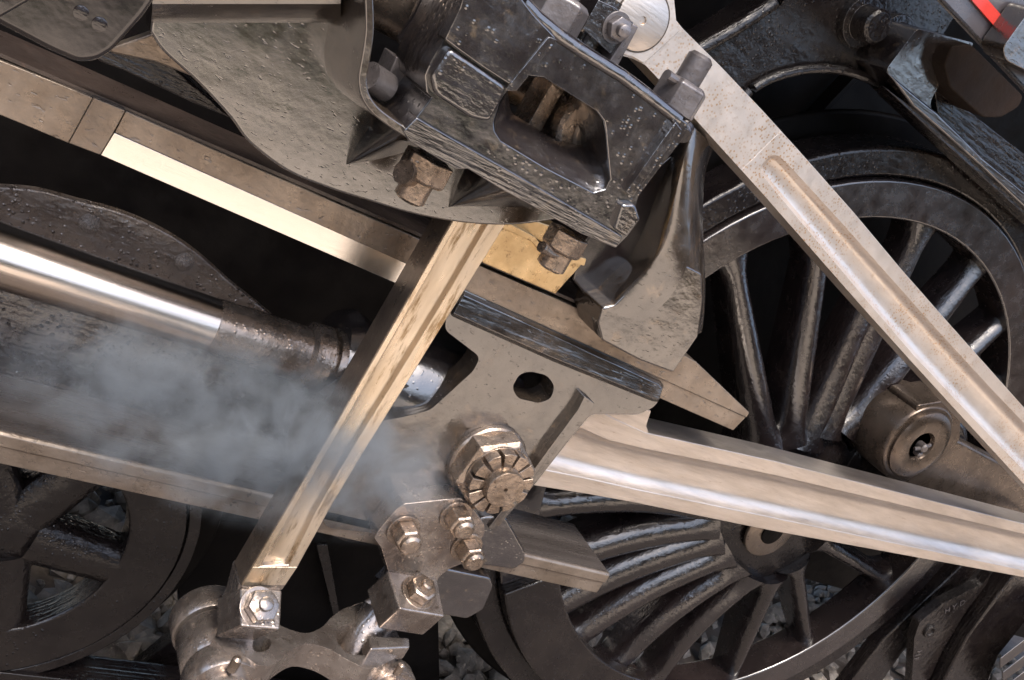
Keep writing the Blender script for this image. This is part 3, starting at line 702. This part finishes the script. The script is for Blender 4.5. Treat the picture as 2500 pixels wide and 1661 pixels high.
part('foot_neck', plate([(618, 1384), (733, 1378), (690, 1442), (640, 1450), (587, 1436)], YL + .0012, .055), LINK, cl, bev=.003)
def sect(l, r, Y, d): a_, b_ = py(*l, Y), py(*r, Y); D_v = Vector((0, d, 0)); return [a_, b_, b_ + D_v, a_ + D_v]
part('foot_cheek', loft([sect((586, 1425), (684, 1440), -.125, .065), sect((566, 1500), (660, 1510), -.125, .065), sect((530, 1590), (640, 1600), -.125, .065), sect((500, 1650), (600, 1660), -.125, .065)]), LINK, cl, bev=.008, seg=3)
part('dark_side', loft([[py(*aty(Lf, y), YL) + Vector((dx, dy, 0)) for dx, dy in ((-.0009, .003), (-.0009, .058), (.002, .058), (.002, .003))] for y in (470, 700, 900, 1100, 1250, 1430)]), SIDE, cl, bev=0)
bo = (TL + TR + BR + BL) / 4 + Vector((-.004, 0, 0))
hexnut('foot_bolt', bo, nL, .027, .018, cl, LINK, rot=.2, stud=.42, sh=.5)
# stamped letters
def stamp(txt, x, y, parent, m=STAMP, size=.012, Y=YL + .0148, up=Zx, ri=None, off=Vector((0, 0, 0))):
    if len(txt) > 1:
        d = Vector(ri or (1, 0, 0)).normalized() * size * .95
        for i, ch_ in enumerate(txt):
            if ch_ != ' ': stamp(ch_, x, y, parent, m, size, Y, up, ri, d * i)
        return
    c = bpy.data.curves.new('t', 'FONT'); c.body = txt; c.size = size * S; c.extrude = .0006 * S; c.space_character = 2.0
    o = bpy.data.objects.new('stamped_text', c); sc.collection.objects.link(o)
    dg = bpy.context.evaluated_depsgraph_get(); me = bpy.data.meshes.new_from_object(o.evaluated_get(dg)); bpy.data.objects.remove(o)
    X_ = Vector(ri or (1, 0, 0)).normalized(); Z_ = Vector(up).normalized(); N_ = X_.cross(Z_)
    Mx = Matrix((X_, Z_, N_)).transposed().to_4x4(); Mx.translation = (py(x, y, Y) + off) * S
    me.transform(Mx); me.materials.clear(); me.materials.append(m)
    n = bpy.data.objects.new('letter', me); sc.collection.objects.link(n); n.parent = parent; return n
stamp('L H', 984, 812, cl, size=.012); stamp('44942', 960, 832, cl, size=.012)
finish(cl)

# ============================================================ drop link bolted to the crosshead
dl = thing('drop_link', 'brown steel drop arm with three nuts bolted to the crosshead', 'arm')
YD = -.045
T = [(969, 1242), (986, 1231), (1126, 1216), (1152, 1237), (1183, 1280), (1184, 1302), (1160, 1345), (1130, 1377), (1097, 1390), (1075, 1407), (1068, 1418), (1066, 1424),
     (948, 1402), (946, 1390), (931, 1339), (914, 1314), (923, 1297)]
part('arm_plate', plate(fillet(T, 5), YD, .045), LINK, dl, bev=.0025)
nD = Vector((0, -.35, .94)).normalized(); q4 = [py(945, 1392, -.045), py(1068, 1412, -.045), py(1087, 1506, -.122), py(976, 1487, -.122)]
part('arm_foot', prism3(q4, -nD * .07), LINK, dl, bev=.004)
part('neck', tube([py(985, 1340, .03), py(960, 1420, .0), py(935, 1490, -.02), py(895, 1545, -.04), py(865, 1600, -.06)], [.03, .036, .038, .036, .034], 28), LINK, dl, bev=0)
for q, r_ in (((984, 1293), .025), ((1112, 1258), .025), ((1138, 1335), .025)):
    hexnut('nut', py(*q, YD), (0, -1, 0), r_, .034, dl, NUT, rot=.35, stud=.72, sh=.35)
hexnut('foot_bolt', (q4[0] + q4[1] + q4[2] + q4[3]) / 4, nD, .027, .022, dl, NUT, rot=.1, stud=.38, sh=.5)
finish(dl)

# ============================================================ union link across the bottom
ul = thing('union_link', 'wet forked union link with two round ends along the bottom edge', 'link')
ZU = -.585
top = smooth_line([(640, 1500), (690, 1530), (745, 1546), (785, 1532), (812, 1505), (850, 1482), (905, 1478), (950, 1500)], 4)
lowl = smooth_line([(985, 1580), (960, 1610), (900, 1632), (850, 1612), (800, 1584), (745, 1572), (700, 1595), (670, 1620), (632, 1625), (600, 1605), (560, 1600)], 4)
part('fork', slab(top + lowl + [(520, 1560), (560, 1500)], ZU, .05, holes=[[(822, 1566), (818, 1540), (835, 1528), (880, 1515), (925, 1520), (935, 1560), (915, 1590), (880, 1602), (845, 1595)], [(618, 1560), (655, 1555), (664, 1570), (655, 1588), (630, 1594), (616, 1585)]], hr=10), LINK, ul, bev=.003)
def boss(px0, Y0, Y1, r, name='fork_boss'):
    c = py(*px0, Y0)
    return part(name, lathe(Vector((c.x, Y1, c.z)), (0, -1, 0), [(0, r * .96), (.006, r), (Y1 - Y0 - .006, r), (Y1 - Y0, r * .95), (Y1 - Y0 + .0005, r * .5)], 48), LINK, ul, bev=0)
def eye(px0, Y0, bands, r):
    c = py(*px0, Y0)
    for nm, ya, yb, rr in bands:
        part(nm, lathe(Vector((c.x, yb, c.z)), (0, -1, 0), [(0, rr * .95), (.005, rr), (yb - ya - .005, rr), (yb - ya, rr * .95), (yb - ya + .0004, rr * .4)], 48), LINK, ul, bev=0)
eye((547, 1688, ), -.18, (('fork_cheek', -.18, -.135, .060), ('lever_eye', -.13, -.055, .058), ('fork_cheek', -.05, .0, .062), ('pin_end', -.208, -.17, .043), ('pin_cap', -.214, -.20, .033)), .06)
part('oil_plug', lathe(py(572, 1624, -.19), Zx, [(-.01, .008), (.012, .008), (.016, .004)], 12), NUT, ul, bev=0)
eye((952, 1698), -.13, (('fork_cheek', -.13, -.09, .052), ('fork_cheek', .02, .06, .052), ('pin_end', -.155, -.12, .038), ('pin_cap', -.160, -.15, .030)), .05)
part('oil_plug', lathe(py(975, 1634, -.13), Zx, [(-.01, .007), (.010, .007), (.013, .003)], 12), NUT, ul, bev=0)
part('collar', slab([(900, 1552), (1000, 1556), (1002, 1580), (905, 1585)], ZU + .02, .03), LINK, ul, bev=.004)
finish(ul)

# ============================================================ brake gear bottom right
bg_ = thing('brake_hanger', 'dark triangular brake hanger with raised letters at lower right', 'hanger')
part('hanger_plate', plate([(2245, 1520), (2300, 1475), (2400, 1425), (2420, 1400), (2410, 1425), (2360, 1490), (2300, 1590), (2260, 1680), (2225, 1680), (2232, 1560)], .18, .03, r=3), DARKG, bg_, bev=.003)
part('boss', lathe(py(2268, 1540, .18), (0, -1, 0), [(0, .022), (.008, .022), (.0085, .014), (.003, .013)], 28), DARKG, bg_, bev=.001)
stamp('HYD', 2305, 1500, bg_, m=NUTG, size=.030, Y=.178, ri=(.75, 0, .66), up=(-.66, 0, .75))
stamp('HF', 2240, 1590, bg_, m=NUTG, size=.030, Y=.178, ri=(.4, 0, -.92), up=(.92, 0, .4))
finish(bg_)
bgroup = 'dark brake beams at the lower right'
solo('brake_beam', plate([(2060, 1690), (2160, 1560), (2300, 1430), (2400, 1330), (2440, 1345), (2300, 1480), (2200, 1600), (2130, 1700)], .24, .05), DARKG, 'dark sloping beam beside the driving wheel rim', 'beam', bev=.006)
solo('brake_beam', plate([(2290, 1690), (2360, 1560), (2480, 1400), (2600, 1300), (2600, 1400), (2440, 1600), (2400, 1700)], .14, .06), DARKG, 'dark sloping beam right of the triangular hanger', 'beam', bev=.008)
sp = thing('leaf_spring', 'glossy black leaf spring in the bottom right corner', 'spring')
for k in range(4):
    part('leaf', loft([[py(2440 + dx + k * 6, y0 + k * 34, .05), py(2440 + dx + k * 6, y0 + k * 34 + 26, .05), py(2440 + dx + k * 6, y0 + k * 34 + 26, .13), py(2440 + dx + k * 6, y0 + k * 34, .13)] for dx, y0 in ((0, 1608), (60, 1562), (160, 1500))]), BLKR, sp, bev=.006)
finish(sp)

# ============================================================ steam
def steam():
    bm = bmesh.new(); bmesh.ops.create_icosphere(bm, subdivisions=4, radius=1.0)
    return bm
m = bpy.data.materials.new('steam_vapour'); m.use_nodes = True; n = m.node_tree.nodes; l = m.node_tree.links; n.clear()
out = n.new('ShaderNodeOutputMaterial'); pv = n.new('ShaderNodeVolumePrincipled'); l.new(pv.outputs[0], out.inputs['Volume'])
pv.inputs['Color'].default_value = (.84, .92, 1, 1); pv.inputs['Anisotropy'].default_value = .2
tc = n.new('ShaderNodeTexCoord'); ln_ = n.new('ShaderNodeVectorMath'); ln_.operation = 'LENGTH'; l.new(tc.outputs['Object'], ln_.inputs[0])
fo = n.new('ShaderNodeMapRange'); fo.interpolation_type = 'SMOOTHSTEP'; fo.inputs[1].default_value = 1; fo.inputs[2].default_value = .25; l.new(ln_.outputs['Value'], fo.inputs[0])
nz = n.new('ShaderNodeTexNoise'); nz.inputs['Scale'].default_value = 2.1; nz.inputs['Detail'].default_value = 9; nz.inputs['Roughness'].default_value = .6; nz.inputs['Distortion'].default_value = .35
sm = n.new('ShaderNodeMapping'); sm.inputs['Scale'].default_value = (2.4, .6, 1.0); l.new(tc.outputs['Object'], sm.inputs[0]); l.new(sm.outputs[0], nz.inputs['Vector'])
nr = n.new('ShaderNodeMapRange'); nr.inputs[1].default_value = .42; nr.inputs[2].default_value = .80; l.new(nz.outputs['Fac'], nr.inputs[0])
mu = n.new('ShaderNodeMath'); mu.operation = 'MULTIPLY'; l.new(fo.outputs[0], mu.inputs[0]); l.new(nr.outputs[0], mu.inputs[1])
m2 = n.new('ShaderNodeMath'); m2.operation = 'MULTIPLY'; l.new(mu.outputs[0], m2.inputs[0]); m2.inputs[1].default_value = 38.0
l.new(m2.outputs[0], pv.inputs['Density'])
me = bpy.data.meshes.new('steam'); bm = steam(); bm.to_mesh(me); bm.free(); me.materials.append(m)
so_ = bpy.data.objects.new('steam', me); sc.collection.objects.link(so_); so_['kind'] = 'stuff'
so_['label'] = 'thin bluish steam drifting across the lever and lower slide bar'
so_.location = py(620, 1055, -.12) * S; so_.scale = (.42 * S, .085 * S, .165 * S); so_.rotation_euler = (0, math.radians(4), 0)

# ============================================================ render
sc.render.engine = 'CYCLES'; sc.cycles.max_bounces = 8; sc.cycles.volume_step_rate = 1.0
